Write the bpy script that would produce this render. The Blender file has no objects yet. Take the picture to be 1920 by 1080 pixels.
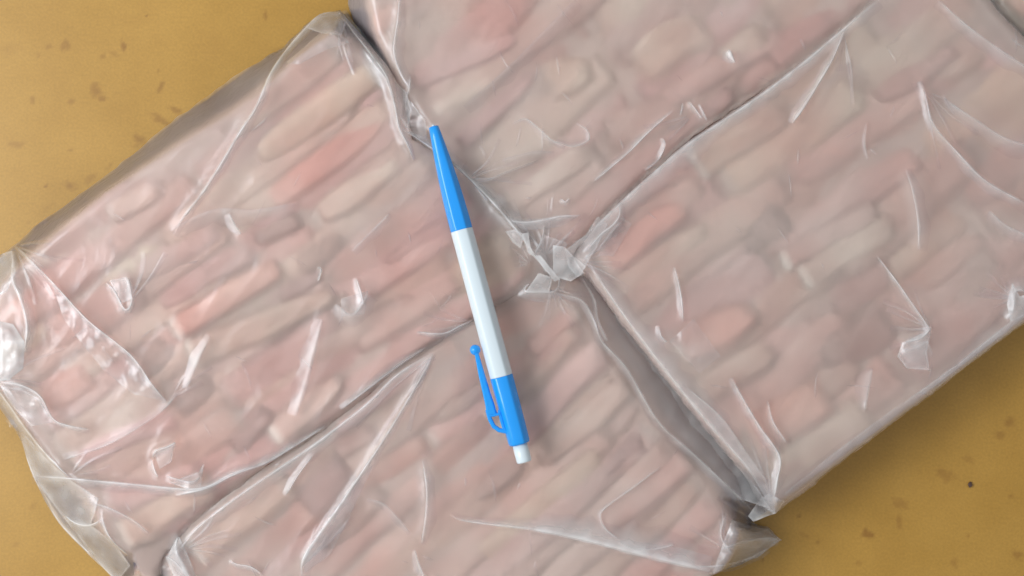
import bpy, bmesh, math, random
import numpy as np
from mathutils import Vector, Matrix
from mathutils.geometry import delaunay_2d_cdt

random.seed(7)
rng = np.random.default_rng(11)
scene = bpy.context.scene

# ------------------------------------------------------------------ camera
ZT = 0.035                       # height of the pack tops
HC = ZT + 0.60                   # camera height above the tray
FPX = 2698.0                     # focal length in photo pixels (1920 wide)
cam_d = bpy.data.cameras.new('camera')
cam = bpy.data.objects.new('camera', cam_d)
scene.collection.objects.link(cam)
cam.location = (0, 0, HC)
cam_d.sensor_width = 36.0
cam_d.lens = FPX / 1920 * 36.0
cam_d.clip_start = 0.02
cam_d.clip_end = 20
scene.camera = cam

# ------------------------------------------------------------------ light: a soft window at the left, pale room all round
world = bpy.data.worlds.new('World')
scene.world = world
world.use_nodes = True
bg = world.node_tree.nodes['Background']
bg.inputs['Color'].default_value = (0.93, 0.97, 1.0, 1)
bg.inputs['Strength'].default_value = 0.48

def area(name, loc, target, sx, sy, power, col):
    l = bpy.data.lights.new(name, 'AREA')
    l.shape = 'RECTANGLE'; l.size = sx; l.size_y = sy; l.energy = power; l.color = col
    o = bpy.data.objects.new(name, l)
    scene.collection.objects.link(o)
    o.location = loc
    o.rotation_euler = (Vector(target) - Vector(loc)).to_track_quat('-Z', 'Y').to_euler()
    return o
area('window_light', (-1.0, 0.04, 0.92), (0.0, 0.0, 0.0), 0.8, 0.6, 16.5, (0.93, 0.97, 1.0))

scene.view_settings.view_transform = 'Standard'
scene.view_settings.look = 'None'
scene.view_settings.exposure = 0.0
scene.view_settings.gamma = 1.0
scene.cycles.transparent_max_bounces = 24
scene.cycles.max_bounces = 8
scene.cycles.transmission_bounces = 6
scene.cycles.sample_clamp_indirect = 4.0
scene.cycles.caustics_refractive = True
scene.cycles.caustics_reflective = False

# ------------------------------------------------------------------ pixel <-> place
def px2w(px, py, z):
    d = (HC - z) / FPX
    return (px - 960.0) * d, (540.0 - py) * d

# ------------------------------------------------------------------ numeric helpers
def seg_dist(P, poly, closed=True):
    """distance from points to a polyline; also the interpolated index position"""
    n = len(poly)
    best = np.full(len(P), 1e9); bt = np.zeros(len(P)); side = np.zeros(len(P))
    for i in range(n if closed else n - 1):
        a = poly[i][:2]; b = poly[(i + 1) % n][:2]
        ax, ay = a; bx, by = b
        dx, dy = bx - ax, by - ay
        L2 = dx * dx + dy * dy + 1e-9
        t = np.clip(((P[:, 0] - ax) * dx + (P[:, 1] - ay) * dy) / L2, 0, 1)
        ex = P[:, 0] - (ax + t * dx); ey = P[:, 1] - (ay + t * dy)
        d = np.hypot(ex, ey)
        m = d < best
        best[m] = d[m]; bt[m] = i + t[m]
        side[m] = (dx * ey - dy * ex)[m]
    return best, bt, np.sign(side)

def inside(P, poly):
    n = len(poly); c = np.zeros(len(P), bool)
    x, y = P[:, 0], P[:, 1]
    for i in range(n):
        x1, y1 = poly[i][:2]; x2, y2 = poly[(i + 1) % n][:2]
        if y1 == y2: continue
        m = ((y1 > y) != (y2 > y)) & (x < (x2 - x1) * (y - y1) / (y2 - y1) + x1)
        c ^= m
    return c

def vnoise(P, scale, seed):
    """smooth value noise on px points, -1..1"""
    x = P[:, 0] / scale + 1000.3; y = P[:, 1] / scale + 1000.7
    xi = np.floor(x).astype(int); yi = np.floor(y).astype(int)
    fx = x - xi; fy = y - yi
    fx = fx * fx * (3 - 2 * fx); fy = fy * fy * (3 - 2 * fy)
    def h(a, b):
        v = np.sin(a * 127.1 + b * 311.7 + seed * 74.7) * 43758.5453
        return (v - np.floor(v)) * 2 - 1
    return (h(xi, yi) * (1 - fx) * (1 - fy) + h(xi + 1, yi) * fx * (1 - fy)
            + h(xi, yi + 1) * (1 - fx) * fy + h(xi + 1, yi + 1) * fx * fy)

def smooth_line(pts, step=7.0):
    """Catmull-Rom through points; extra columns are interpolated too"""
    p = [np.array(q, float) for q in pts]
    p = [2 * p[0] - p[1]] + p + [2 * p[-1] - p[-2]]
    out = []
    for i in range(1, len(p) - 2):
        L = np.hypot(*(p[i + 1] - p[i])[:2]); n = max(2, int(L / step))
        for k in range(n):
            t = k / n
            out.append(0.5 * ((2 * p[i]) + (-p[i - 1] + p[i + 1]) * t + (2 * p[i - 1] - 5 * p[i] + 4 * p[i + 1] - p[i + 2]) * t * t
                              + (-p[i - 1] + 3 * p[i] - 3 * p[i + 1] + p[i + 2]) * t ** 3))
    out.append(p[-2])
    return np.array(out)

# ------------------------------------------------------------------ materials
def new_mat(name):
    m = bpy.data.materials.new(name); m.use_nodes = True
    nt = m.node_tree; nt.nodes.clear()
    return m, nt
def N(nt, t, **kw):
    n = nt.nodes.new(t)
    for k, v in kw.items(): setattr(n, k, v)
    return n
def math_node(nt, op, a, b=None, clamp=False):
    n = N(nt, 'ShaderNodeMath', operation=op, use_clamp=clamp)
    for i, v in enumerate((a, b)):
        if v is None: continue
        if isinstance(v, (int, float)): n.inputs[i].default_value = v
        else: nt.links.new(v, n.inputs[i])
    return n.outputs[0]

def film_material(name, base, rough_blur, wrinkle=1.0, layers=0.75, blur=0.75, col=(0.84, 0.755, 0.695, 1), thru=0.30):
    m, nt = new_mat(name); L = nt.links.new
    out = N(nt, 'ShaderNodeOutputMaterial')
    att = N(nt, 'ShaderNodeAttribute', attribute_name='film_haze')
    tc = N(nt, 'ShaderNodeNewGeometry')
    n1 = N(nt, 'ShaderNodeTexNoise'); n1.inputs['Scale'].default_value = 55; n1.inputs['Detail'].default_value = 4
    L(tc.outputs['Position'], n1.inputs['Vector'])
    v = math_node(nt, 'MULTIPLY_ADD', n1.outputs['Fac'], 0.22); v.node.inputs[2].default_value = -0.11 + base
    dens = math_node(nt, 'MULTIPLY', att.outputs['Fac'], layers)
    fac = math_node(nt, 'ADD', v, dens, True)
    # clear part of the film: softly scattering thin sheet plus straight-through part
    tr = N(nt, 'ShaderNodeBsdfTransparent'); tr.inputs[0].default_value = (0.97, 0.96, 0.965, 1)
    rf = N(nt, 'ShaderNodeBsdfRefraction'); rf.inputs['Roughness'].default_value = rough_blur; rf.inputs['IOR'].default_value = 1.22
    rf.inputs[0].default_value = (0.97, 0.96, 0.965, 1)
    # a thin sheet has no inside: it scatters alike from above and from below
    ior = math_node(nt, 'MULTIPLY_ADD', tc.outputs['Backfacing'], 1 / 1.38 - 1.38); ior.node.inputs[2].default_value = 1.38
    L(ior, rf.inputs['IOR'])
    mx0 = N(nt, 'ShaderNodeMixShader'); mx0.inputs[0].default_value = blur
    L(tr.outputs[0], mx0.inputs[1]); L(rf.outputs[0], mx0.inputs[2])
    df = N(nt, 'ShaderNodeBsdfDiffuse'); df.inputs[0].default_value = col
    tl = N(nt, 'ShaderNodeBsdfTranslucent'); tl.inputs[0].default_value = col
    mx1 = N(nt, 'ShaderNodeMixShader'); mx1.inputs[0].default_value = thru
    L(df.outputs[0], mx1.inputs[1]); L(tl.outputs[0], mx1.inputs[2])
    mx2 = N(nt, 'ShaderNodeMixShader'); L(fac, mx2.inputs[0]); L(mx0.outputs[0], mx2.inputs[1]); L(mx1.outputs[0], mx2.inputs[2])
    # gloss with crinkle
    nb = N(nt, 'ShaderNodeTexNoise'); nb.inputs['Scale'].default_value = 90; nb.inputs['Detail'].default_value = 5; nb.inputs['Roughness'].default_value = 0.55
    nb.inputs['Distortion'].default_value = 0.6
    L(tc.outputs['Position'], nb.inputs['Vector'])
    bp = N(nt, 'ShaderNodeBump'); bp.inputs['Strength'].default_value = 0.16 * wrinkle; bp.inputs['Distance'].default_value = 0.002
    vo = N(nt, 'ShaderNodeTexVoronoi', feature='DISTANCE_TO_EDGE'); vo.inputs['Scale'].default_value = 46
    wv = N(nt, 'ShaderNodeVectorMath', operation='MULTIPLY_ADD'); L(nb.outputs['Color'], wv.inputs[0]); wv.inputs[1].default_value = (.02, .02, .02); L(tc.outputs['Position'], wv.inputs[2])
    L(wv.outputs[0], vo.inputs['Vector'])
    vr = math_node(nt, 'MULTIPLY', vo.outputs['Distance'], 5.0, True)
    hh = math_node(nt, 'MULTIPLY_ADD', vr, -0.45); L(nb.outputs['Fac'], hh.node.inputs[2])
    L(hh, bp.inputs['Height'])
    gl = N(nt, 'ShaderNodeBsdfGlossy'); gl.inputs['Roughness'].default_value = 0.27; gl.inputs[0].default_value = (0.95, 0.97, 1, 1)
    L(bp.outputs[0], gl.inputs['Normal'])
    ior2 = math_node(nt, 'MULTIPLY_ADD', tc.outputs['Backfacing'], 1 / 1.45 - 1.45); ior2.node.inputs[2].default_value = 1.45
    fr = N(nt, 'ShaderNodeFresnel'); L(ior2, fr.inputs['IOR']); L(bp.outputs[0], fr.inputs['Normal'])
    mx3 = N(nt, 'ShaderNodeMixShader'); L(fr.outputs[0], mx3.inputs[0]); L(mx2.outputs[0], mx3.inputs[1]); L(gl.outputs[0], mx3.inputs[2])
    L(mx3.outputs[0], out.inputs[0])
    return m

M_film = film_material('milky_film', 0.20, 1.0, blur=0.95)
M_fold = film_material('folded_film', 0.0, 0.3, 0.8, 0.74, blur=0.0, col=(0.97, 0.96, 0.95, 1), thru=0.12)

def strip_material():
    m, nt = new_mat('strip_flesh'); L = nt.links.new
    out = N(nt, 'ShaderNodeOutputMaterial')
    oi = N(nt, 'ShaderNodeObjectInfo')
    tip = N(nt, 'ShaderNodeAttribute', attribute_name='tip')
    edge = N(nt, 'ShaderNodeAttribute', attribute_name='rim')
    tc = N(nt, 'ShaderNodeTexCoord')
    mp = N(nt, 'ShaderNodeMapping'); mp.inputs['Scale'].default_value = (35, 110, 60)
    L(tc.outputs['Object'], mp.inputs[0])
    addv = N(nt, 'ShaderNodeVectorMath', operation='ADD'); L(mp.outputs[0], addv.inputs[0])
    cmb = N(nt, 'ShaderNodeCombineXYZ'); r50 = math_node(nt, 'MULTIPLY', oi.outputs['Random'], 50.0)
    L(r50, cmb.inputs[0]); L(r50, cmb.inputs[1]); L(cmb.outputs[0], addv.inputs[1])
    nz = N(nt, 'ShaderNodeTexNoise'); nz.inputs['Scale'].default_value = 1.0; nz.inputs['Detail'].default_value = 3
    L(addv.outputs[0], nz.inputs['Vector'])
    rmp = N(nt, 'ShaderNodeValToRGB'); rmp.color_ramp.elements[0].position = 0.32; rmp.color_ramp.elements[1].position = 0.7
    rmp.color_ramp.elements[0].color = (0.84, 0.74, 0.72, 1); rmp.color_ramp.elements[1].color = (1.08, 1.07, 1.05, 1)
    L(nz.outputs['Fac'], rmp.inputs[0])
    mul = N(nt, 'ShaderNodeMix', data_type='RGBA', blend_type='MULTIPLY'); mul.inputs[0].default_value = 1.0
    L(oi.outputs['Color'], mul.inputs[6]); L(rmp.outputs[0], mul.inputs[7])
    geo = N(nt, 'ShaderNodeNewGeometry'); cn = N(nt, 'ShaderNodeTexNoise'); cn.inputs['Scale'].default_value = 24; cn.inputs['Detail'].default_value = 3
    L(geo.outputs['Position'], cn.inputs['Vector'])
    cr = N(nt, 'ShaderNodeValToRGB'); cr.color_ramp.elements[0].position = 0.35; cr.color_ramp.elements[1].position = 0.65
    cr.color_ramp.elements[0].color = (0.97, 0.78, 0.74, 1); cr.color_ramp.elements[1].color = (1.0, 1.06, 1.05, 1)
    L(cn.outputs['Fac'], cr.inputs[0])
    m2 = N(nt, 'ShaderNodeMix', data_type='RGBA', blend_type='MULTIPLY'); m2.inputs[0].default_value = 1.0
    L(mul.outputs[2], m2.inputs[6]); L(cr.outputs[0], m2.inputs[7]); mul = m2
    mt = N(nt, 'ShaderNodeMix', data_type='RGBA'); L(tip.outputs['Fac'], mt.inputs[0]); L(mul.outputs[2], mt.inputs[6])
    mt.inputs[7].default_value = (0.92, 0.86, 0.75, 1)
    pb = N(nt, 'ShaderNodeBsdfPrincipled'); L(mt.outputs[2], pb.inputs['Base Color'])
    pb.inputs['Roughness'].default_value = 0.55
    pb.inputs['Subsurface Weight'].default_value = 0.0
    tr = N(nt, 'ShaderNodeBsdfTransparent')
    mx = N(nt, 'ShaderNodeMixShader'); L(edge.outputs['Fac'], mx.inputs[0]); L(tr.outputs[0], mx.inputs[1]); L(pb.outputs[0], mx.inputs[2])
    L(mx.outputs[0], out.inputs[0])
    return m
M_strip = strip_material()

def simple(name, col, rough=0.5, noise=None, **kw):
    m, nt = new_mat(name); L = nt.links.new
    out = N(nt, 'ShaderNodeOutputMaterial'); pb = N(nt, 'ShaderNodeBsdfPrincipled')
    pb.inputs['Base Color'].default_value = (*col, 1); pb.inputs['Roughness'].default_value = rough
    for k, v in kw.items(): pb.inputs[k.replace('_', ' ')].default_value = v
    if noise:
        geo = N(nt, 'ShaderNodeNewGeometry'); nz = N(nt, 'ShaderNodeTexNoise')
        nz.inputs['Scale'].default_value = noise[0]; nz.inputs['Detail'].default_value = 5
        L(geo.outputs['Position'], nz.inputs['Vector'])
        rp = N(nt, 'ShaderNodeValToRGB'); rp.color_ramp.elements[0].position = 0.3; rp.color_ramp.elements[1].position = 0.7
        rp.color_ramp.elements[0].color = (*noise[1], 1); rp.color_ramp.elements[1].color = (*noise[2], 1)
        L(nz.outputs['Fac'], rp.inputs[0]); L(rp.outputs[0], pb.inputs['Base Color'])
    L(pb.outputs[0], out.inputs[0])
    return m
M_ice = simple('frosty_base', (0.4, 0.3, 0.3), 0.5, noise=(40, (0.54, 0.375, 0.32), (0.66, 0.49, 0.41)))
def side_shade(m, col):
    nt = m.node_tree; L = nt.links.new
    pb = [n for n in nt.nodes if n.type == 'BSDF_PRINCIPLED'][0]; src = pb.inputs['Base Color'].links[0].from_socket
    at = N(nt, 'ShaderNodeAttribute', attribute_name='flank_shade'); mx = N(nt, 'ShaderNodeMix', data_type='RGBA')
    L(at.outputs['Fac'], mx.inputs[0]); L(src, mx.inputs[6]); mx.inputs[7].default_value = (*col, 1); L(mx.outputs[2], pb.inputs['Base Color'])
side_shade(M_ice, (0.125, 0.105, 0.128))  # shade below the film, painted dark into the slab sides
M_ice_old = simple('yellowish_frost', (0.4, 0.35, 0.2), 0.5, noise=(210, (0.10, 0.07, 0.03), (0.72, 0.70, 0.58)))

def floor_material():
    m, nt = new_mat('ochre_plastic'); L = nt.links.new
    out = N(nt, 'ShaderNodeOutputMaterial'); pb = N(nt, 'ShaderNodeBsdfPrincipled')
    geo = N(nt, 'ShaderNodeNewGeometry')
    nz = N(nt, 'ShaderNodeTexNoise'); nz.inputs['Scale'].default_value = 28; nz.inputs['Detail'].default_value = 6; nz.inputs['Roughness'].default_value = 0.6
    L(geo.outputs['Position'], nz.inputs['Vector'])
    rp = N(nt, 'ShaderNodeValToRGB'); rp.color_ramp.elements[0].position = 0.3; rp.color_ramp.elements[1].position = 0.72
    rp.color_ramp.elements[0].color = (0.43, 0.230, 0.037, 1); rp.color_ramp.elements[1].color = (0.50, 0.275, 0.052, 1)
    L(nz.outputs['Fac'], rp.inputs[0])
    # fine speckle of the moulded plastic
    n2 = N(nt, 'ShaderNodeTexNoise'); n2.inputs['Scale'].default_value = 900; n2.inputs['Detail'].default_value = 2
    L(geo.outputs['Position'], n2.inputs['Vector'])
    r2 = N(nt, 'ShaderNodeValToRGB'); r2.color_ramp.elements[0].position = 0.25; r2.color_ramp.elements[1].position = 0.7
    r2.color_ramp.elements[0].color = (0.90, 0.90, 0.90, 1); r2.color_ramp.elements[1].color = (1.05, 1.05, 1.05, 1)
    L(n2.outputs['Fac'], r2.inputs[0])
    mm = N(nt, 'ShaderNodeMix', data_type='RGBA', blend_type='MULTIPLY'); mm.inputs[0].default_value = 1
    L(rp.outputs[0], mm.inputs[6]); L(r2.outputs[0], mm.inputs[7])
    st = N(nt, 'ShaderNodeAttribute', attribute_name='stain_and_shade')
    ms = N(nt, 'ShaderNodeMix', data_type='RGBA'); L(st.outputs['Fac'], ms.inputs[0]); L(mm.outputs[2], ms.inputs[6]); ms.inputs[7].default_value = (0.22, 0.085, 0.012, 1)
    L(ms.outputs[2], pb.inputs['Base Color'])
    pb.inputs['Roughness'].default_value = 0.42
    bp = N(nt, 'ShaderNodeBump'); bp.inputs['Strength'].default_value = 0.05; bp.inputs['Distance'].default_value = 0.0004
    L(n2.outputs['Fac'], bp.inputs['Height']); L(bp.outputs[0], pb.inputs['Normal'])
    L(pb.outputs[0], out.inputs[0])
    return m
M_floor = floor_material()
M_blue = simple('blue_plastic', (0.010, 0.33, 0.90), 0.3, Coat_Weight=0.2)
M_white = simple('white_plastic', (0.72, 0.80, 0.84), 0.35, Coat_Weight=0.1)

# ------------------------------------------------------------------ object helpers
def mesh_obj(name, verts, faces, mat, parent=None, smooth=True, attrs=None, origin=None):
    verts = np.asarray(verts, float)
    if origin is not None: verts = verts - np.array(origin)
    me = bpy.data.meshes.new(name)
    me.from_pydata(verts.tolist(), [], [tuple(int(i) for i in f) for f in faces])
    me.materials.append(mat)
    if smooth: me.polygons.foreach_set('use_smooth', [True] * len(me.polygons))
    for k, v in (attrs or {}).items():
        a = me.attributes.new(k, 'FLOAT', 'POINT'); a.data.foreach_set('value', np.asarray(v, np.float32))
    me.update()
    o = bpy.data.objects.new(name, me); scene.collection.objects.link(o)
    if origin is not None: o.location = origin
    if parent is not None: o.parent = parent
    return o

# ------------------------------------------------------------------ tray floor
def build_floor():
    step = 3.6
    xs = np.arange(-560, 2480, step); ys = np.arange(-460, 1540, step)
    X, Y = np.meshgrid(xs, ys); P = np.stack([X.ravel(), Y.ravel()], 1)
    nx, ny = len(xs), len(ys)
    stain_and_shade = np.zeros(len(P))
    #       x    y    rx  ry  angle strength
    spots = [(122, 85, 12, 8, 60, .55), (90, 88, 6, 5, 0, .5), (72, 102, 4, 4, 0, .6), (231, 86, 4, 9, 10, .75), (215, 102, 12, 4, -30, .35),
             (193, 107, 5, 4, 0, .5), (274, 30, 3, 3, 0, .9), (498, 28, 3, 8, 10, .6), (180, 170, 9, 16, 15, .55), (193, 186, 8, 6, 0, .6),
             (61, 188, 4, 7, 10, .5), (134, 191, 6, 5, 0, .5), (301, 165, 4, 14, -25, .6), (297, 133, 3, 3, 0, .5), (85, 349, 3.5, 3, 0, .9),
             (28, 272, 16, 5, 0, .4), (134, 281, 6, 3, 0, .45), (300, 225, 18, 7, -30, .55), (260, 260, 14, 8, -35, .6), (330, 207, 14, 5, -30, .6),
             (130, 350, 14, 6, -30, .6), (1628, 1002, 13, 9, -10, .75), (1772, 890, 18, 10, -35, .42), (1687, 945, 14, 8, -20, .42), (1687, 980, 6, 12, 10, .45),
             (1511, 1005, 10, 4, -30, .4), (1498, 968, 3, 3, 0, .7), (1533, 1017, 4, 4, 0, .5), (1430, 1050, 3, 3, 0, .7), (1816, 1005, 3, 3, 0, .6),
             (1893, 792, 12, 8, -10, .55), (1874, 815, 9, 7, 0, .45), (1910, 1040, 10, 8, -10, .5), (1790, 1056, 6, 10, 0, .4), (1895, 930, 5, 4, 0, .5),
             (1900, 852, 3, 2, 0, .8), (1818, 862, 12, 6, -40, .3), (1810, 860, 5, 5, 0, .25), (1610, 1056, 6, 4, 0, .4), (20, 90, 20, 10, 10, .15),
             (60, 950, 8, 5, 20, .2), (30, 1020, 6, 6, 0, .22), (240, 40, 40, 14, 0, .08), (400, 90, 30, 30, 0, .08)]
    rr = random.Random(4)
    for q in range(36):  # residue stains along the left pack, doubling as painted contact shade
        t = rr.random() ** 0.8; x = 40 + t * 520; y = 425 - t * 345 + rr.gauss(-4, 5)
        spots.append((x, y, rr.uniform(4, 12), rr.uniform(2.5, 5), 33 + rr.gauss(0, 8), rr.uniform(.15, .4)))
    for q in range(14):
        spots.append((rr.uniform(0, 1920), rr.uniform(0, 1080), rr.uniform(1.5, 5), rr.uniform(1.5, 4), rr.uniform(0, 90), rr.uniform(.1, .4)))
    for (x, y, rx, ry, an, s) in spots:
        # stains and painted shade lie on the tray: the sheet is laid out in floor coordinates
        a = math.radians(-an); dx = P[:, 0] - x; dy = P[:, 1] - y
        u = (dx * math.cos(a) + dy * math.sin(a)) / rx; v = (-dx * math.sin(a) + dy * math.cos(a)) / ry
        d = np.sqrt(u * u + v * v) + 0.45 * vnoise(P, 7, x) + 0.25 * vnoise(P, 3.7, y)
        stain_and_shade = np.maximum(stain_and_shade, 0.8 * s * np.clip((1.35 - d) / 0.8, 0, 1))
    stain_and_shade = np.maximum(stain_and_shade, 0.05 * np.clip(vnoise(P, 60, 8) + 0.5 * vnoise(P, 23, 9), 0, 1))
    m = (vnoise(P, 5, 3) + vnoise(P, 11, 4) > 1.45); stain_and_shade[m] = np.maximum(stain_and_shade[m], 0.08)
    x, y = px2w(P[:, 0], P[:, 1], 0.0)
    idx = np.arange(nx * ny).reshape(ny, nx)
    f = np.stack([idx[1:, :-1].ravel(), idx[1:, 1:].ravel(), idx[:-1, 1:].ravel(), idx[:-1, :-1].ravel()], 1)
    z = 0.0 * x
    o = mesh_obj('tray_floor', np.stack([x, y, z], 1), f, M_floor, attrs={'stain_and_shade': stain_and_shade})
    o['kind'] = 'structure'
    # the same plastic going on beyond the detailed area
    x0, y0 = px2w(-560, -460, 0); x1, y1 = px2w(xs[-1], ys[-1], 0); B = 3.0
    v = [(x0, y0, 0), (x1, y0, 0), (x1, y1, 0), (x0, y1, 0), (-B, B, 0), (B, B, 0), (B, -B, 0), (-B, -B, 0)]
    r = mesh_obj('tray_surround', v, [(0, 1, 5, 4), (1, 2, 6, 5), (2, 3, 7, 6), (3, 0, 4, 7)], M_floor, smooth=False, attrs={'stain_and_shade': [0] * 8})
    r['kind'] = 'structure'
build_floor()

# ------------------------------------------------------------------ packs
TONES = {0: (0.66, 0.485, 0.42), 1: (0.69, 0.475, 0.425), 2: (0.75, 0.465, 0.395), 3: (0.73, 0.58, 0.485), 4: (0.61, 0.395, 0.36), 5: (0.62, 0.45, 0.395), 6: (0.50, 0.36, 0.32)}

def grow(outer, by):
    c = np.array([q[:2] for q in outer], float); n = len(c); out = []
    area2 = sum(c[i][0] * c[(i + 1) % n][1] - c[(i + 1) % n][0] * c[i][1] for i in range(n)); sg = 1 if area2 > 0 else -1
    for i, q in enumerate(outer):
        if q[2] < 20: out.append(q); continue
        t = c[(i + 1) % n] - c[i - 1]; t /= np.hypot(*t)
        out.append((q[0] + t[1] * by * sg, q[1] - t[0] * by * sg, q[2]))
    return out

class Pack:
    def __init__(self, name, label, meat, outer, ztop, folds, wave=0.0007, milk=0.04, group='film packs of frozen strips'):
        self.outer = grow(outer, 4.5); self.meat = self.to_seam(meat); self.zt = ztop; self.folds = folds; self.wave = wave; self.milk = milk
        self.seed = len(label) * 1.7
        cx = np.mean([p[0] for p in meat]); cy = np.mean([p[1] for p in meat])
        x, y = px2w(cx, cy, 0)
        e = bpy.data.objects.new(name, None); scene.collection.objects.link(e)
        e.location = (x, y, 0); e.empty_display_size = 0.02
        e['label'] = label; e['category'] = 'food pack'; e['group'] = group
        self.e = e; self.o = (x, y, 0)
    def to_seam(self, meat):
        out = []
        n = len(self.outer)
        for q in meat:
            P = np.array([q[:2]], float); d, bt, _ = seg_dist(P, self.outer); i = int(bt[0]) % n; t = bt[0] - int(bt[0])
            a, b = self.outer[i], self.outer[(i + 1) % n]
            if min(a[2], b[2]) > 25 and d[0] < 40:
                k = max(0, 1 - 6.0 / max(d[0], 6.0)); x = a[0] * (1 - t) + b[0] * t; y = a[1] * (1 - t) + b[1] * t
                out.append((q[0] + (x - q[0]) * k, q[1] + (y - q[1]) * k))
            else: out.append(q)
        return out
    def base(self, P):
        dm, _, _ = seg_dist(P, self.meat)
        inn = inside(P, self.meat)
        do, bt, _ = seg_dist(P, self.outer)
        n = len(self.outer); zz = np.array([q[2] for q in self.outer]) * 0.001
        i0 = np.floor(bt).astype(int) % n; i1 = (i0 + 1) % n; fr = bt - np.floor(bt)
        zo = zz[i0] * (1 - fr) + zz[i1] * fr
        t = np.where(inn, 0.0, dm / (dm + do + 1e-6))
        rnd = np.where(inn, np.clip(1 - dm / 12.0, 0, 1) ** 2 * 0.0012, 0.0012)
        z = (self.zt - rnd) * (1 - t) + zo * t + 0.0018 * np.sin(t * math.pi) * (zo < self.zt - .006)
        return np.maximum(z, 0.0006), inn, t
    def height(self, P):
        z, inn, t = self.base(P)
        s = self.seed
        w = self.wave * (0.6 * vnoise(P, 95, s) + 0.35 * vnoise(P, 42, s + 1))
        # gentle creases running over the sheet
        r = vnoise(P @ np.array([[0.8, -0.6], [0.6, 0.8]]) * np.array([1.0, 0.35]), 36, s + 3)
        w = w + self.wave * 0.45 * (1 - np.abs(r) * 2)
        z = z + w * np.where(inn, 1.0, 1 - 0.6 * t)
        for f in self.folds:
            pl = f['pl']
            d, bt, _ = seg_dist(P, pl, closed=False)
            fade = np.interp(bt, [0, 0.12 * len(pl), 0.88 * len(pl), len(pl) - 1], [0.2, 1, 1, 0.2])
            z = z + f['amp'] * fade * np.exp(-(d / f['rw']) ** 1.5)
        return np.maximum(z, 0.0008)
    def haze(self, P):
        dn = np.full(len(P), self.milk) + 0.09 * vnoise(P, 130, self.seed + 4) + 0.08 * vnoise(P, 60, self.seed + 6)
        for f in self.folds:
            d, bt, sd = seg_dist(P, f['pl'], closed=False)
            fade = np.interp(bt, [0, 0.15 * len(f['pl']), 0.85 * len(f['pl']), len(f['pl']) - 1], [0.0, 1, 1, 0.0])
            dn = dn + (f['hz'] * fade * np.exp(-(d / f['hw']) ** 2))
        return dn

    def sheet(self, outer, step, seed, jag=1.0):
        xs = [p[0] for p in outer]; ys = [p[1] for p in outer]
        gx = np.arange(max(min(xs), -260), min(max(xs), 2180), step); gy = np.arange(max(min(ys), -260), min(max(ys), 1340), step)
        X, Y = np.meshgrid(gx, gy); X[1::2] += step / 2
        P = np.stack([X.ravel(), Y.ravel()], 1) + rng.uniform(-.18, .18, (X.size, 2)) * step
        d, _, _ = seg_dist(P, outer)
        P = P[inside(P, outer) & (d > step * 0.6)]
        b = []
        for i in range(len(outer)):
            a = np.array(outer[i][:2], float); c = np.array(outer[(i + 1) % len(outer)][:2], float)
            n = max(1, int(np.hypot(*(c - a)) / step))
            b += [a + (c - a) * k / n for k in range(n)]
        b = np.array(b)
        jit = np.stack([vnoise(b, 17, seed), vnoise(b, 17, seed + 5)], 1) * 1.6 + np.stack([vnoise(b, 45, seed + 2), vnoise(b, 45, seed + 7)], 1) * 1.5
        b = b + jit * jag
        nb = len(b)
        A = np.vstack([b, P])
        r = delaunay_2d_cdt([Vector(p) for p in A.tolist()], [], [list(range(nb))], 1, 1e-4)
        V = np.array([tuple(v) for v in r[0]]); F = []
        for f in r[2]:
            p, q, w = V[f[0]], V[f[1]], V[f[2]]
            up = (q[0] - p[0]) * (w[1] - p[1]) - (q[1] - p[1]) * (w[0] - p[0]) < 0
            F.append(tuple(f) if up else tuple(reversed(f)))
        return V, F

    def build_film(self, mat, step=4.2):
        V, F = self.sheet(self.outer, step, self.seed)
        z = self.height(V); hz = self.haze(V)
        _, inn0, t0 = self.base(V); hz = hz - 0.10 * np.clip(t0 / 0.2, 0, 1) * (z < self.zt - .004)
        x, y = px2w(V[:, 0], V[:, 1], z)
        verts = np.stack([x, y, z], 1)
        # hanging sides
        from collections import defaultdict
        cnt = defaultdict(int)
        for f in F:
            for i in range(len(f)): cnt[(f[i], f[(i + 1) % len(f)])] += 1
        bd = [(a, b) for (a, b) in cnt if (b, a) not in cnt]
        vi = sorted({a for e in bd for a in e}); mp = {}
        low = []
        for v in vi:
            if z[v] > 0.004:
                mp[v] = len(verts) + len(low)
                low.append((x[v] * 1.0, y[v] * 1.0, 0.0012))
        for a, b in bd:
            if a in mp and b in mp: F.append((b, a, mp[a], mp[b]))
        if low:
            verts = np.vstack([verts, np.array(low)]); hz = np.concatenate([hz, np.full(len(low), 0.25)])
        # all faces point up
        o = mesh_obj('plastic_film', verts - np.array(self.o), F, mat, self.e, attrs={'film_haze': hz})
        self.film = o
        return o

    def build_ice(self, mat, shrink=0.10, drop=0.0048, step=11):
        # frozen base: the body between the strips
        out = []
        M = np.array([p[:2] for p in self.meat], float)
        for q in self.outer:
            P = np.array([q[:2]], float); d, bt, _ = seg_dist(P, self.meat)
            i = int(bt[0]) % len(M); t = bt[0] - int(bt[0]); c = M[i] * (1 - t) + M[(i + 1) % len(M)] * t
            p = c + (P[0] - c) * (1 - shrink)
            out.append((p[0], p[1], max(q[2] - 3.2, 0.2)))
        V, F = self.sheet(out, step, self.seed + 9)
        z, inn, t = self.base(V)
        z = np.maximum(z - drop * np.where(inn, 1, 1 - 0.3 * t), 0.0003) + 0.0005 * vnoise(V, 30, self.seed) 
        z = np.maximum(z, 0.0003)
        x, y = px2w(V[:, 0], V[:, 1], z)
        n = len(V)
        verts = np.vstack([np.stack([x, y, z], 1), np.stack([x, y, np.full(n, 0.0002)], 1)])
        from collections import defaultdict
        cnt = set()
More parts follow.
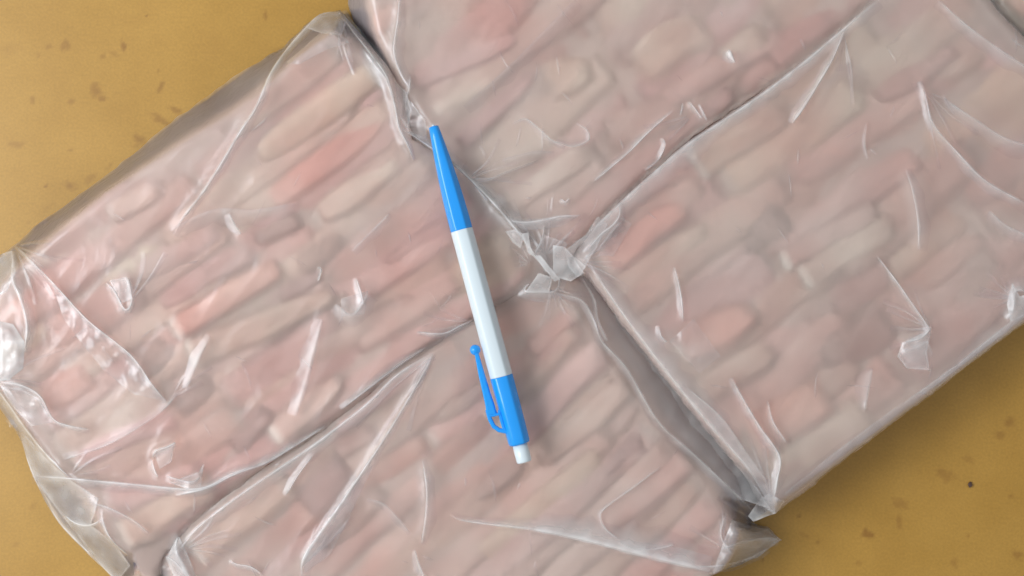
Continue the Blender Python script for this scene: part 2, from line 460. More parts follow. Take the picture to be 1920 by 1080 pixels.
        for f in F:
            for i in range(len(f)): cnt.add((f[i], f[(i + 1) % len(f)]))
        FF = list(F) + [tuple(i + n for i in reversed(f)) for f in F]
        for (a, b) in cnt:
            if (b, a) not in cnt: FF.append((b, a, a + n, b + n))
        dq, bq, _ = seg_dist(V, out); zq = np.array([q[2] for q in out])[np.floor(bq).astype(int) % len(out)]
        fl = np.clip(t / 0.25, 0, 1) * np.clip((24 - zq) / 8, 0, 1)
        mesh_obj('frozen_base', verts - np.array(self.o), FF, mat, self.e, attrs={'flank_shade': np.concatenate([fl, np.ones(n)])})

    def build_flaps(self, flaps):
        for pts, den, up in flaps:
            V, F = self.sheet([(p[0], p[1], 0) for p in pts], 4.0, len(pts) + pts[0][0], 0.35)
            d, _, _ = seg_dist(V, pts)
            uu = 0 if isinstance(up, tuple) else up
            z = self.height(V) + 0.0007 + uu * 0.001 * np.clip(d / 14, 0, 1) + 0.0005 * vnoise(V, 12, 3)
            x, y = px2w(V[:, 0], V[:, 1], z)
            dn = den * (0.75 + 0.55 * np.exp(-d / 3.0)) * (1 + 0.3 * vnoise(V, 14, 5))
            if isinstance(up, tuple):
                z = up[0] + 0.0008 * vnoise(V, 60, 2) + 0.0004 * vnoise(V, 15, 3); x, y = px2w(V[:, 0], V[:, 1], z)
            mesh_obj('film_flap', np.stack([x, y, z], 1) - np.array(self.o), F, M_fold, self.film, attrs={'film_haze': np.clip(dn, 0, 1)})

    def build_creases(self, n, seed, fans=()):
        r = random.Random(seed); VV = []; FF = []; DD = []
        M = np.array([p[:2] for p in self.meat], float)
        lo = np.maximum(M.min(0), 5); hi = np.minimum(M.max(0), [1915, 1075]); k = 0
        while k < n:
            c = np.array([r.uniform(lo[0], hi[0]), r.uniform(lo[1], hi[1])])
            if not inside(c[None], self.meat)[0]: continue
            k += 1
            d0 = seg_dist(c[None], self.meat)[0][0]
            L = r.uniform(14, 60); a = r.choice([r.gauss(-60, 25), r.gauss(35, 30), r.gauss(-95, 20)]); a = math.radians(a)
            u = np.array([math.cos(a), math.sin(a)]); nn = np.array([-u[1], u[0]]); bow = r.uniform(-.05, .05) * L
            pl = smooth_line([tuple(c - u * L / 2), tuple(c + nn * bow), tuple(c + u * L / 2)], 4)
            m = len(pl); w = r.uniform(1.0, 2.6); den = r.uniform(.12, .42) * (1.15 if d0 < 60 else 0.8)
            T = np.gradient(pl, axis=0); T /= np.hypot(T[:, 0], T[:, 1])[:, None]; Nn = np.stack([-T[:, 1], T[:, 0]], 1)
            prof = np.sin(np.linspace(0, math.pi, m)) ** .7
            b = len(VV) and sum(len(v) for v in VV)
            for (cc, dd, h) in ((-.5, 0, 0), (0, 1, .0004), (1.0, .35, .0002), (2.2, 0, 0)):
                Q = pl + Nn * (w * cc * prof)[:, None]
                z = self.height(Q) + 0.00025 + h
                x, y = px2w(Q[:, 0], Q[:, 1], z)
                VV.append(np.stack([x, y, z], 1)); DD.append(dd * den * prof)
            for i in range(3):
                for j in range(m - 1): FF.append((b + i * m + j, b + (i + 1) * m + j, b + (i + 1) * m + j + 1, b + i * m + j + 1))
        for (ox, oy, a0, a1, num, Lm) in fans:
            for q in range(num):
                a = math.radians(a0 + (a1 - a0) * (q + r.uniform(.1, .9)) / num); u = np.array([math.cos(a), -math.sin(a)]); nn = np.array([-u[1], u[0]])
                L = Lm * r.uniform(.35, 1.0); st = np.array([ox, oy]) + u * r.uniform(2, 14)
                pl = smooth_line([tuple(st), tuple(st + u * L * .5 + nn * r.uniform(-.05, .05) * L), tuple(st + u * L + nn * r.uniform(-.08, .08) * L)], 5)
                m = len(pl); w = r.uniform(1.4, 3.4); den = r.uniform(.2, .6)
                T = np.gradient(pl, axis=0); T /= np.hypot(T[:, 0], T[:, 1])[:, None]; Nn = np.stack([-T[:, 1], T[:, 0]], 1) * r.choice((-1, 1))
                prof = np.interp(np.linspace(0, 1, m), [0, .08, .4, 1], [.3, 1, .7, 0])
                b = sum(len(v) for v in VV)
                for (cc, dd, h) in ((-.5, 0, 0), (0, 1, .0004), (1.2, .3, .0002), (3.4, 0, 0)):
                    Q = pl + Nn * (w * cc * (.4 + .6 * np.linspace(0, 1, m)))[:, None]
                    z = self.height(Q) + 0.00025 + h
                    x, y = px2w(Q[:, 0], Q[:, 1], z)
                    VV.append(np.stack([x, y, z], 1)); DD.append(dd * den * prof)
                for i in range(3):
                    for j in range(m - 1): FF.append((b + i * m + j, b + (i + 1) * m + j, b + (i + 1) * m + j + 1, b + i * m + j + 1))
        o = mesh_obj('fine_creases', np.vstack(VV) - np.array(self.o), FF, M_fold, self.film, attrs={'film_haze': np.concatenate(DD)})
        o['kind'] = 'stuff'

    def strip(self, x0, y0, x1, y1, w, tone, tips=(0, 0), lift=0.0, seed=None, fade=1.0):
        sd = seed if seed is not None else random.random() * 100
        zb = self.zt - 0.0078 + lift
        L = math.hypot(x1 - x0, y1 - y0); nu = max(8, int(L / 14)); nv = 9
        k = (HC - self.zt) / FPX
        us = np.linspace(0, 1, nu); ss = np.linspace(-1, 1, nv)
        U, S = np.meshgrid(us, ss, indexing='ij')
        Q = np.stack([U.ravel() * L + sd * 31, S.ravel() * 20 + sd * 17], 1)
        endp = np.clip(np.minimum(U, 1 - U) * L / (w * 0.28), 0, 1)
        endw = np.sqrt(1 - (1 - endp) ** 3.2)
        wv = 1 + 0.10 * np.sin(U * 4 + sd) + 0.03 * np.sin(U * 13 + sd * 2)
        bend = 0.07 * w * np.sin(U * 3.2 + sd * 3) + 0.02 * w * np.sin(U * 9 + sd)
        X = (U - 0.5) * L + 0.10 * w * vnoise(Q, 14, 1).reshape(U.shape) * (1 - endp)
        e0, e1 = 0.25 + 0.3 * math.sin(sd * 7), 0.25 + 0.3 * math.sin(sd * 11)
        taper = 1 - max(e0, 0) * np.exp(-U * L / 45) - max(e1, 0) * np.exp(-(1 - U) * L / 45)
        Y = taper * S * w * 0.80 * wv * (0.80 + 0.20 * endw) + bend
        hgt = 0.0024 * (1 - np.abs(S) ** 3.0) * (0.40 + 0.60 * endw) * (1 + 0.12 * np.sin(U * 7 + sd * 5)) + 0.0007 - S * 0.0011 * math.copysign(1, math.sin(sd) + 0.5)
        rim = np.clip((1 - np.abs(S)) / 0.46, 0, 1) * np.clip(np.minimum(U, 1 - U) * L / (w * 0.34), 0, 1) ** 1.4
        rim = rim ** 0.9 * fade
        tip = np.zeros_like(U)
        if tips[0]: tip = np.maximum(tip, tips[0] * np.clip(1 - U * L / 26.0, 0, 1))
        if tips[1]: tip = np.maximum(tip, tips[1] * np.clip(1 - (1 - U) * L / 26.0, 0, 1))
        tip = np.clip(1.5 * tip * (1 + 0.5 * vnoise(Q, 12, 3).reshape(U.shape)), 0, 1)
        ang = math.atan2(-(y1 - y0), x1 - x0)
        cx, cy = px2w((x0 + x1) / 2, (y0 + y1) / 2, self.zt)
        # no flesh outside the slab: outlying points are pressed back to its edge
        ux, uy = (x1 - x0) / L, (y1 - y0) / L
        Pp = np.stack([(x0 + x1) / 2 + X.ravel() * ux + Y.ravel() * uy, (y0 + y1) / 2 + X.ravel() * uy - Y.ravel() * ux], 1)
        bad = ~inside(Pp, self.meat)
        if bad.any():
            d, bt, _ = seg_dist(Pp[bad], self.meat); M = np.array([q[:2] for q in self.meat], float); nm = len(M)
            i0 = np.floor(bt).astype(int) % nm; f = (bt - np.floor(bt))[:, None]
            C0 = M[i0] * (1 - f) + M[(i0 + 1) % nm] * f; cm = np.array([(x0 + x1) / 2, (y0 + y1) / 2])
            Pp[bad] = C0 + (cm - C0) * 0.012
            dx = Pp[:, 0] - cm[0]; dy = Pp[:, 1] - cm[1]
            X = (dx * ux + dy * uy).reshape(X.shape); Y = (dx * uy - dy * ux).reshape(Y.shape)
            hgt = np.where(bad.reshape(hgt.shape), hgt * 0.3, hgt)
        top = np.stack([X.ravel() * k, Y.ravel() * k, hgt.ravel() + 0.0008], 1)
        bot = top.copy(); bot[:, 2] = -0.0010
        n = len(top); F = []
        for i in range(nu - 1):
            for j in range(nv - 1):
                a = i * nv + j
                F.append((a, a + nv, a + nv + 1, a + 1))
        def wall(lst):
            for a, b in zip(lst[:-1], lst[1:]): F.append((b, a, a + n, b + n))
        wall([i * nv for i in range(nu)][::-1]); wall([i * nv + nv - 1 for i in range(nu)])
        wall([j for j in range(nv)]); wall([(nu - 1) * nv + j for j in range(nv)][::-1])
        v = np.vstack([top, bot])
        nm = 'strip'
        me_o = mesh_obj(nm, v, F, M_strip, self.e, attrs={'rim': np.concatenate([rim.ravel(), np.zeros(n)]), 'tip': np.concatenate([tip.ravel(), np.zeros(n)])})
        me_o.location = (cx - self.o[0], cy - self.o[1], zb)
        me_o.rotation_euler = (0, 0, ang)
        c = np.array(TONES[tone]) * (1 + random.uniform(-.035, .035))
        c = c * np.array([1, 1 + random.uniform(-.025, .025), 1 + random.uniform(-.03, .03)])
        me_o.color = (*c, 1)
        return me_o

    def fill(self, angle, width, lens, tones, tipp=0.35, over=1.2, seed=1, jit=5):
        r = random.Random(seed)
        a = math.radians(angle); du = np.array([math.cos(a), -math.sin(a)]); dv = np.array([math.sin(a), math.cos(a)])
        M = np.array([p[:2] for p in self.meat], float); c = M.mean(0)
        vs = (M - c) @ dv; us = (M - c) @ du
        v = vs.min() + width * 0.5; row = 0
        while v < vs.max():
            # run of this row inside the polygon
            tt = np.arange(us.min(), us.max(), 6.0)
            P = c + np.outer(tt, du) + v * dv
            ok = inside(P, self.meat) & (P[:, 0] > -90) & (P[:, 0] < 2010) & (P[:, 1] > -90) & (P[:, 1] < 1170)
            for sgn in (-.28, .28):
                ok &= inside(P + sgn * width * dv, self.meat)
            if ok.any():
                lo, hi = tt[ok].min(), tt[ok].max()
                Lr = r.uniform(*lens)
                u = lo - (r.uniform(0, 0.25) * Lr if row % 3 else 0)
                while u < hi:
                    Lr = r.uniform(*lens); e = min(u + Lr, hi); s = max(u, lo)
                    if hi - e < 60: e = hi
                    if e - s > 45:
                        j0, j1 = r.uniform(-jit, jit), r.uniform(-jit, jit)
                        p0 = c + (s + 3) * du + (v + j0) * dv; p1 = c + (e - 3) * du + (v + j1) * dv
                        self.strip(p0[0], p0[1], p1[0], p1[1], width * over * r.uniform(0.95, 1.15), r.choice(tones),
                                   (r.random() < tipp and r.uniform(.3, .8), r.random() < tipp * .6 and r.uniform(.2, .6)), lift=r.uniform(-.0008, .0004), seed=r.random() * 90)
                    u = e - 14 if e < hi else e + 4
            v += width * r.uniform(0.9, 1.06); row += 1

    def build_folds(self):
        for f in self.folds:
            if not f['rib']: continue
            pl = f['pl']; n = len(pl)
            T = np.gradient(pl[:, :2], axis=0); T /= np.hypot(T[:, 0], T[:, 1])[:, None] + 1e-9
            Nn = np.stack([-T[:, 1], T[:, 0]], 1) * f['side']
            ww = pl[:, 2]
            cols = [(-0.14, 0.0, -0.0001), (0.0, 1.0, 0.0008), (0.14, 0.62, 0.0006), (0.34, 0.38, 0.0004), (0.66, 0.18, 0.0002), (1.0, 0.0, 0.0000)]
            V = []; D = []
            ends = np.interp(np.arange(n), [0, n * 0.10, n * 0.9, n - 1], [0.15, 1, 1, 0.15])
            wob = 1 + 0.25 * vnoise(pl[:, :2], 19, n)
            for (c, d, h) in cols:
                Q = pl[:, :2] + Nn * (ww * wob * c)[:, None]
                z = self.height(Q) + 0.0004 + h
                x, y = px2w(Q[:, 0], Q[:, 1], z)
                V.append(np.stack([x, y, z], 1)); D.append(np.clip(d * ends * f['den'] * (1 + 0.35 * vnoise(Q, 13, n + 2)), 0, 1))
            V = np.array(V); D = np.array(D); m = len(cols)
            idx = np.arange(m * n).reshape(m, n); F = []
            for i in range(m - 1):
                for j in range(n - 1):
                    q = (idx[i, j], idx[i, j + 1], idx[i + 1, j + 1], idx[i + 1, j])
                    F.append(q[::-1] if f['side'] > 0 else q)
            mesh_obj('film_fold', V.reshape(-1, 3) - np.array(self.o), F, M_fold, self.film, attrs={'film_haze': D.ravel()})

def fold(pts, w=(4, 14), den=0.9, side=1, amp=0.9, rw=9, hz=0.12, hw=16, rib=True):
    """a crease: pts in px, w = ribbon width at its ends (start, end) or (start, mid, end)"""
    k = len(pts)
    w = [q * 1.2 + 1 for q in w]; den = min(1.0, den * 1.05)
    ws = np.interp(np.linspace(0, 1, k), np.linspace(0, 1, len(w)), w)
    pl = smooth_line([(x, y, ww) for (x, y), ww in zip(pts, ws)])
    return dict(pl=pl, den=den, side=side, amp=amp * 0.001, rw=rw, hz=hz, hw=hw, rib=rib)

# ---- left pack ----
A_meat = [(622, 62), (655, 78), (715, 150), (742, 220), (785, 300), (855, 345), (915, 400), (962, 440), (985, 478), (982, 505), (925, 558),
          (860, 598), (790, 640), (720, 688), (640, 745), (560, 812), (480, 862), (400, 918), (310, 980), (245, 1035), (195, 1000), (165, 930), (110, 875), (62, 815),
          (20, 755), (-25, 700), (-35, 600), (5, 535), (60, 478), (130, 418), (200, 362), (330, 276), (430, 214), (490, 172), (560, 106)]
A_outer = [(600, 27, 3.8), (638, 18, 6), (668, 52, 18), (722, 122, 32.6), (748, 170, 32.6), (768, 262, 32.6), (820, 292, 32.6), (880, 330, 32.6), (935, 385, 32.6), (975, 432, 32.6),
           (1020, 480, 32.6), (1030, 520, 31), (930, 570, 32.6), (880, 600, 32.6), (800, 649, 32.6), (740, 688, 32.6), (680, 744, 32.6), (600, 806, 32.6), (500, 868, 32.6), (420, 928, 32.6), (350, 985, 32.6),
           (300, 1045, 31), (290, 1110, 28), (240, 1110, 1), (190, 1062, 1), (110, 980, 1), (62, 892, 2), (36, 820, 3), (0, 765, 3), (-60, 715, 3),
           (-70, 560, 3), (0, 482, 3), (60, 430, 2), (200, 328, 2), (330, 222, 2), (450, 136, 2), (530, 90, 4), (570, 48, 3.8)]
A_folds = [
    fold([(640, 22), (600, 28), (565, 60), (535, 95), (505, 140), (480, 200), (448, 250), (415, 305), (380, 360), (345, 405), (325, 440)], (10, 9, 12, 8), .85, -1, 1.6, 10, .10, 22),
    fold([(30, 460), (95, 525), (165, 600), (245, 665), (285, 720), (312, 752)], (4, 7, 5), .85, 1, 1.0, 8, .12, 20),
    fold([(25, 470), (22, 520), (38, 560), (50, 610), (45, 660)], (8, 16, 12), .95, -1, 1.8, 12, .10, 14),
    fold([(0, 715), (40, 722), (75, 742), (100, 785), (130, 798), (168, 805)], (10, 8, 5), .85, 1, 1.2, 8, .14, 16),
    fold([(-30, 700), (10, 750), (45, 800), (85, 850), (130, 895)], (14, 16, 12), .85, 1, 1.6, 10, .12, 20),
    fold([(60, 893), (130, 897), (250, 908), (370, 916), (430, 890), (480, 872)], (10, 14, 10, 8), .9, 1, 1.4, 9, .12, 16),
    fold([(333, 738), (310, 765), (270, 795), (200, 835), (120, 862)], (4, 6, 8), .45, 1, 1.0, 10, .14, 18),
    fold([(610, 800), (560, 832), (500, 868), (440, 890), (390, 915), (330, 930)], (5, 12, 8), .85, 1, 1.0, 8, .2, 14),
    fold([(640, 22), (655, 50), (690, 95), (725, 145), (740, 200), (748, 240), (765, 275), (775, 300)], (6, 14, 10, 4), .8, -1, 1.4, 9, .16, 14),
    fold([(680, 90), (720, 140), (738, 185)], (10, 16, 6), .5, 1, .8, 9, .1, 14),
    fold([(745, 235), (775, 255), (800, 272), (840, 300), (880, 335), (920, 375), (955, 415), (975, 440), (1005, 480), (1030, 508)], (4, 14, 18, 10), .75, -1, 1.0, 9, .2, 20),
    fold([(800, 652), (750, 684), (690, 730), (640, 768)], (5, 14, 5), .7, 1, .8, 8, .12, 12),
    fold([(780, 622), (830, 625), (860, 612), (885, 600)], (4, 10, 6), .8, 1, .9, 8, .12, 12),
    fold([(595, 500), (603, 505), (598, 526)], (2, 3), .7, 1, .3, 6, .05, 8),
    fold([(668, 520), (678, 550), (682, 570)], (6, 10, 8), .75, 1, .7, 8, .3, 16),
    fold([(630, 570), (660, 590), (690, 550)], (14, 20), .35, 1, .8, 12, .25, 20),
    fold([(430, 400), (440, 420), (452, 438)], (8, 12, 4), .45, 1, .6, 9, .15, 12),
    fold([(605, 600), (590, 660), (575, 720), (555, 780)], (10, 24, 14), .25, 1, .7, 14, .22, 24),
    fold([(395, 630), (375, 670), (350, 730)], (8, 14, 8), .25, 1, .7, 12, .2, 16),
    fold([(200, 530), (215, 545), (235, 580), (247, 562), (240, 520)], (4, 8, 4), .8, 1, .8, 8, .25, 14),
    fold([(285, 860), (292, 845), (312, 838), (328, 830)], (4, 8, 5), .95, 1, 1.4, 7, .15, 14),
    fold([(285, 862), (290, 880), (296, 893)], (3, 5, 2), .95, 1, .8, 6, .15, 12),
    fold([(312, 892), (340, 900), (362, 903), (378, 890)], (3, 7, 4), .95, 1, 1.2, 7, .15, 14),
    fold([(120, 965), (140, 980), (165, 985), (190, 975)], (4, 14, 5), .9, 1, 1.6, 8, .15, 14),
    fold([(190, 962), (198, 990), (212, 1015), (240, 1040)], (4, 8, 4), .8, 1, 1.2, 8, .15, 14),
    fold([(37, 810), (62, 890), (112, 980), (190, 1060), (230, 1100)], (8, 14, 10), .7, -1, .6, 8, .2, 14),
    fold([(160, 940), (200, 950), (250, 975), (280, 1000)], (5, 8, 4), .45, 1, .7, 8, .15, 12),
    fold([(320, 430), (400, 395), (480, 395), (560, 380)], (14, 26, 14), .22, 1, .6, 16, .16, 30),
    fold([(660, 470), (700, 430), (730, 400)], (8, 12, 6), .3, 1, .6, 10, .15, 14),
]
A = Pack('frozen_strip_pack', 'film wrapped pack of pale pink strips at the left, shiny at its left end',
         A_meat, A_outer, ZT, A_folds)
# ---- top pack ----
B_meat = [(680, -70), (1690, -70), (1600, 5), (1555, 45), (1485, 100), (1400, 160), (1290, 232), (1200, 308), (1120, 385), (1062, 440), (1012, 462), (965, 405), (905, 345),
          (845, 285), (795, 230), (755, 160), (728, 115), (705, 60)]
B_outer = [(650, -90, 10), (1740, -90, 32.6), (1645, -8, 32.6), (1580, 48, 32.6), (1505, 112, 32.6), (1412, 176, 32.6), (1300, 250, 32.6), (1208, 330, 32.6), (1130, 405, 32.6), (1076, 468, 32.6), (1040, 530, 30),
           (985, 470, 32.6), (940, 395, 32.6), (885, 332, 32.6), (830, 288, 32.6), (780, 262, 32.6), (745, 175, 20), (715, 122, 14), (680, 70, 10), (655, 20, 8)]
B_folds = [
    fold([(750, -20), (745, 40), (738, 95), (752, 140), (770, 170)], (8, 16, 10), .5, -1, 1.0, 10, .2, 20),
    fold([(770, 140), (768, 165), (762, 190), (765, 240), (800, 262)], (4, 10, 4), .6, 1, .9, 8, .2, 14),
    fold([(960, 232), (985, 222), (1010, 240), (1035, 262), (1060, 275)], (3, 7, 5), .5, 1, .8, 8, .14, 14),
    fold([(1080, 230), (1100, 242), (1105, 262), (1075, 275), (1040, 265)], (3, 6, 4), .4, 1, .6, 8, .14, 14),
    fold([(1262, 208), (1220, 245), (1180, 285), (1145, 315), (1115, 340)], (4, 8, 4), .7, 1, .9, 8, .12, 14),
    fold([(1240, 258), (1248, 270), (1235, 300), (1210, 320)], (3, 7, 3), .6, 1, .7, 8, .1, 12),
    fold([(1292, 190), (1305, 205), (1316, 220)], (3, 6, 3), .7, 1, .7, 7, .1, 12),
    fold([(1312, 195), (1320, 212), (1326, 225)], (3, 5, 3), .5, 1, .6, 7, .1, 12),
    fold([(1368, 92), (1372, 104), (1378, 116)], (8, 14, 6), .9, 1, .8, 8, .2, 10),
    fold([(885, 335), (930, 400), (975, 416), (1020, 412), (1050, 405), (1090, 404)], (6, 18, 14, 6), .75, 1, 1.1, 9, .2, 18),
    fold([(865, 325), (900, 340), (950, 322), (1010, 300)], (3, 5, 3), .3, 1, .5, 8, .1, 12),
    fold([(1052, 372), (1060, 378), (1066, 372)], (4, 8, 4), .9, 1, .6, 6, .1, 8),
    fold([(1000, 480), (1010, 462), (1018, 440), (1020, 425)], (3, 6, 3), .6, 1, .8, 7, .1, 10),
    fold([(885, 335), (893, 350), (905, 365), (915, 375)], (3, 6, 4), .9, 1, 1.0, 6, .1, 9),
    fold([(940, 300), (1000, 285), (1040, 285)], (8, 14, 6), .2, 1, .5, 12, .12, 18),
    fold([(870, 200), (950, 130), (1020, 60), (1080, 0)], (12, 20, 12), .12, 1, .7, 18, .08, 30),
]
B = Pack('frozen_strip_pack', 'film wrapped pack of broad brownish pink pieces at the top middle, beyond the pen tip',
         B_meat, B_outer, ZT - 0.002, B_folds, milk=0.10)
# ---- right pack ----
C_meat = [(1690, -80), (1790, -80), (1850, 35), (1905, 90), (2060, 190), (2060, 480), (1920, 585), (1850, 636), (1750, 712), (1640, 795), (1560, 856), (1490, 912), (1455, 938),
          (1440, 900), (1400, 845), (1330, 765), (1260, 685), (1180, 585), (1132, 520), (1105, 482), (1142, 422), (1222, 352), (1302, 285), (1422, 198), (1512, 128), (1592, 60), (1650, 8)]
C_outer = [(1665, -90, 28), (1800, -90, 29), (1866, 18, 29), (1925, 78, 29), (2090, 178, 29), (2090, 480, 24), (1932, 592, 27), (1858, 648, 27), (1755, 727, 27), (1645, 810, 27), (1563, 872, 27),
           (1500, 925, 26), (1452, 958, 24), (1432, 950, 18), (1400, 888, 26), (1322, 796, 26), (1235, 690, 26), (1160, 592, 26), (1105, 520, 26), (1060, 500, 27), (1130, 411, 28), (1206, 340, 28), (1290, 268, 28),
           (1412, 186, 28), (1500, 120, 28), (1580, 53, 28), (1640, 0, 28)]
C_folds = [
    fold([(1080, 462), (1130, 412), (1206, 342), (1290, 270), (1412, 188), (1500, 122), (1580, 55), (1645, 0)], (14, 26, 28, 18, 14, 16), .6, 1, .6, 8, .15, 14),
    fold([(1585, 55), (1562, 110), (1530, 165), (1505, 205), (1485, 232)], (5, 10, 15, 6), .8, 1, 1.4, 9, .15, 16),
    fold([(1728, 152), (1738, 190), (1752, 235), (1795, 285), (1850, 340), (1930, 385)], (16, 10, 12, 14), .55, 1, 1.3, 9, .15, 16),
    fold([(1770, 185), (1830, 225), (1890, 262), (1960, 280)], (8, 22, 22), .4, 1, 1.0, 14, .25, 22),
    fold([(1698, 318), (1712, 360), (1722, 420), (1722, 470)], (6, 20, 12), .35, -1, .9, 14, .36, 17),
    fold([(1645, 480), (1680, 525), (1715, 575), (1745, 618)], (3, 7, 8), .8, 1, 1.2, 8, .15, 14),
    fold([(1748, 612), (1730, 632), (1700, 642)], (8, 12, 4), .8, 1, 1.2, 8, .2, 14),
    fold([(1690, 660), (1715, 650), (1740, 640)], (20, 40, 20), .5, 1, 1.0, 14, .32, 26),
    fold([(1636, 690), (1630, 720), (1622, 770)], (8, 22, 8), .4, 1, .9, 12, .28, 16),
    fold([(1265, 500), (1275, 540), (1280, 575), (1281, 602)], (4, 9, 4), .85, 1, 1.1, 7, .1, 12),
    fold([(1372, 708), (1395, 750), (1425, 800), (1462, 855), (1458, 900), (1450, 940)], (5, 12, 10, 10), .75, 1, 1.4, 8, .16, 14),
    fold([(1440, 752), (1450, 790), (1476, 830)], (3, 7, 3), .65, 1, .8, 7, .1, 12),
    fold([(1855, 395), (1890, 425), (1940, 445)], (10, 18, 14), .4, 1, .8, 12, .25, 18),
    fold([(1100, 488), (1165, 585), (1240, 685), (1325, 790), (1405, 882), (1445, 950)], (8, 22, 30, 24, 14), .45, -1, .5, 9, .22, 26),
    fold([(1235, 610), (1240, 630), (1250, 640)], (4, 7, 3), .6, 1, .6, 7, .2, 12),
    fold([(1760, 0), (1810, 45), (1870, 90), (1940, 135)], (12, 20, 18), .45, 1, 1.0, 12, .2, 24),
    fold([(1100, 470), (1125, 440), (1150, 420), (1162, 400), (1160, 380)], (14, 12, 4), .65, 1, 1.0, 8, .2, 14),
    fold([(1120, 470), (1150, 430), (1165, 415)], (4, 7, 4), .5, 1, .8, 8, .15, 12),
    fold([(1925, 548), (1905, 545), (1900, 580), (1890, 600)], (20, 20, 14), .7, 1, 1.0, 10, .3, 18),
    fold([(1930, 585), (1860, 641), (1790, 695), (1720, 747)], (26, 22, 12, 8), .25, 1, .3, 10, .12, 16),
    fold([(1625, 230), (1622, 270), (1628, 300)], (2, 4, 2), .3, 1, .4, 6, .08, 10),
    fold([(1655, 800), (1560, 866), (1500, 915), (1460, 945)], (12, 18, 12), .1, 1, .1, 8, .08, 16),
    fold([(1280, 720), (1350, 780), (1400, 850), (1440, 905)], (10, 16, 8), .3, 1, .6, 12, .12, 20),
]
C = Pack('frozen_strip_pack', 'large smooth pack of pink strips at the right, its straight edge shading the ochre tray',
         C_meat, C_outer, ZT + 0.001, C_folds, wave=0.0005, milk=0.16)
# ---- bottom pack ----
D_meat = [(1002, 545), (1078, 562), (1108, 610), (1145, 670), (1195, 740), (1252, 820), (1318, 890), (1362, 960), (1385, 1000), (1375, 1035), (1320, 1130), (325, 1130), (335, 1045),
          (372, 1003), (442, 948), (532, 893), (602, 835), (682, 780), (742, 725), (812, 672), (882, 624), (940, 580)]
D_outer = [(1005, 512, 31), (1040, 500, 31), (1085, 510, 24), (1104, 512, 24), (1160, 590, 23), (1236, 688, 22), (1323, 795, 21), (1402, 886, 20), (1442, 955, 12), (1405, 978, 3), (1440, 990, 1.5), (1466, 1012, 1), (1420, 1045, 1),
           (1332, 1080, 1), (1290, 1150, 1), (275, 1150, 2), (302, 1060, 28), (350, 988, 32), (424, 932, 32.6), (505, 874, 32.6), (604, 812, 32.6), (684, 751, 32.6), (744, 694, 32.6), (803, 656, 32.6), (884, 606, 32.6), (933, 576, 32.6)]
D_folds = [
    fold([(812, 662), (790, 705), (755, 765), (715, 830), (675, 890), (635, 950), (600, 1000), (568, 1050), (566, 1090)], (6, 7, 9, 18, 26, 12), .8, -1, 1.3, 8, .12, 18),
    fold([(845, 965), (862, 975), (920, 984), (1000, 993), (1080, 1008), (1160, 1028), (1240, 1048), (1330, 1070)], (6, 8, 12, 30, 44, 46, 30), .75, -1, 1.3, 9, .12, 22),
    fold([(1240, 875), (1180, 920), (1145, 945), (1126, 965), (1135, 990), (1160, 1010)], (2, 4, 4), .55, 1, .7, 8, .08, 12),
    fold([(792, 862), (800, 920), (798, 970), (790, 1020)], (6, 18, 8), .45, -1, .9, 12, .3, 15),
    fold([(778, 1030), (785, 1055), (798, 1085)], (4, 10, 5), .5, 1, .8, 8, .15, 12),
    fold([(690, 935), (720, 945), (745, 970), (770, 1000)], (4, 12, 5), .25, 1, .6, 10, .2, 18),
    fold([(1000, 530), (1040, 548), (1090, 562), (1115, 600), (1130, 640), (1175, 690), (1235, 790), (1300, 850), (1385, 930), (1420, 965)], (6, 8, 10, 10, 10), .45, 1, .5, 7, .1, 12),
    fold([(1090, 520), (1115, 560), (1122, 600), (1140, 640)], (4, 8, 6), .4, 1, .5, 7, .1, 12),
    fold([(810, 662), (745, 702), (690, 755), (640, 795), (580, 840), (520, 880), (440, 935), (370, 990), (330, 1040)], (10, 14, 16, 16, 12), .6, -1, .7, 8, .2, 16),
    fold([(335, 1000), (330, 1030), (345, 1060), (360, 1090)], (10, 16, 10), .8, 1, 1.2, 9, .2, 16),
    fold([(308, 1040), (330, 1055), (350, 1078)], (8, 12, 6), .7, 1, .9, 9, .2, 14),
    fold([(1360, 970), (1352, 1000), (1362, 1025), (1378, 1040)], (3, 6, 4), .7, 1, .8, 7, .15, 12),
    fold([(1352, 1028), (1400, 1015), (1440, 1008), (1462, 1012)], (10, 22, 8), .55, 1, .8, 9, .2, 16),
    fold([(1300, 1062), (1350, 1060), (1400, 1048), (1440, 1028)], (6, 12, 6), .65, 1, .7, 8, .2, 14),
    fold([(1380, 985), (1410, 1000), (1440, 990)], (12, 20, 10), .4, 1, .8, 9, .2, 16),
    fold([(430, 1050), (445, 1058), (470, 1062), (490, 1075)], (4, 8, 4), .85, 1, 1.2, 7, .12, 12),
    fold([(1155, 1015), (1190, 1030), (1230, 1030), (1265, 1022)], (6, 14, 6), .6, -1, .8, 8, .15, 14),
    fold([(590, 850), (560, 890), (545, 915), (535, 930)], (6, 12, 5), .5, 1, .8, 9, .2, 14),
    fold([(1000, 525), (985, 545), (1040, 545), (1050, 515)], (8, 18, 10), .6, 1, .9, 9, .2, 14),
]
D = Pack('frozen_strip_pack', 'film wrapped pack of long diagonal pink strips at the bottom, under the pen clip',
         D_meat, D_outer, ZT - 0.0015, D_folds, milk=0.08)
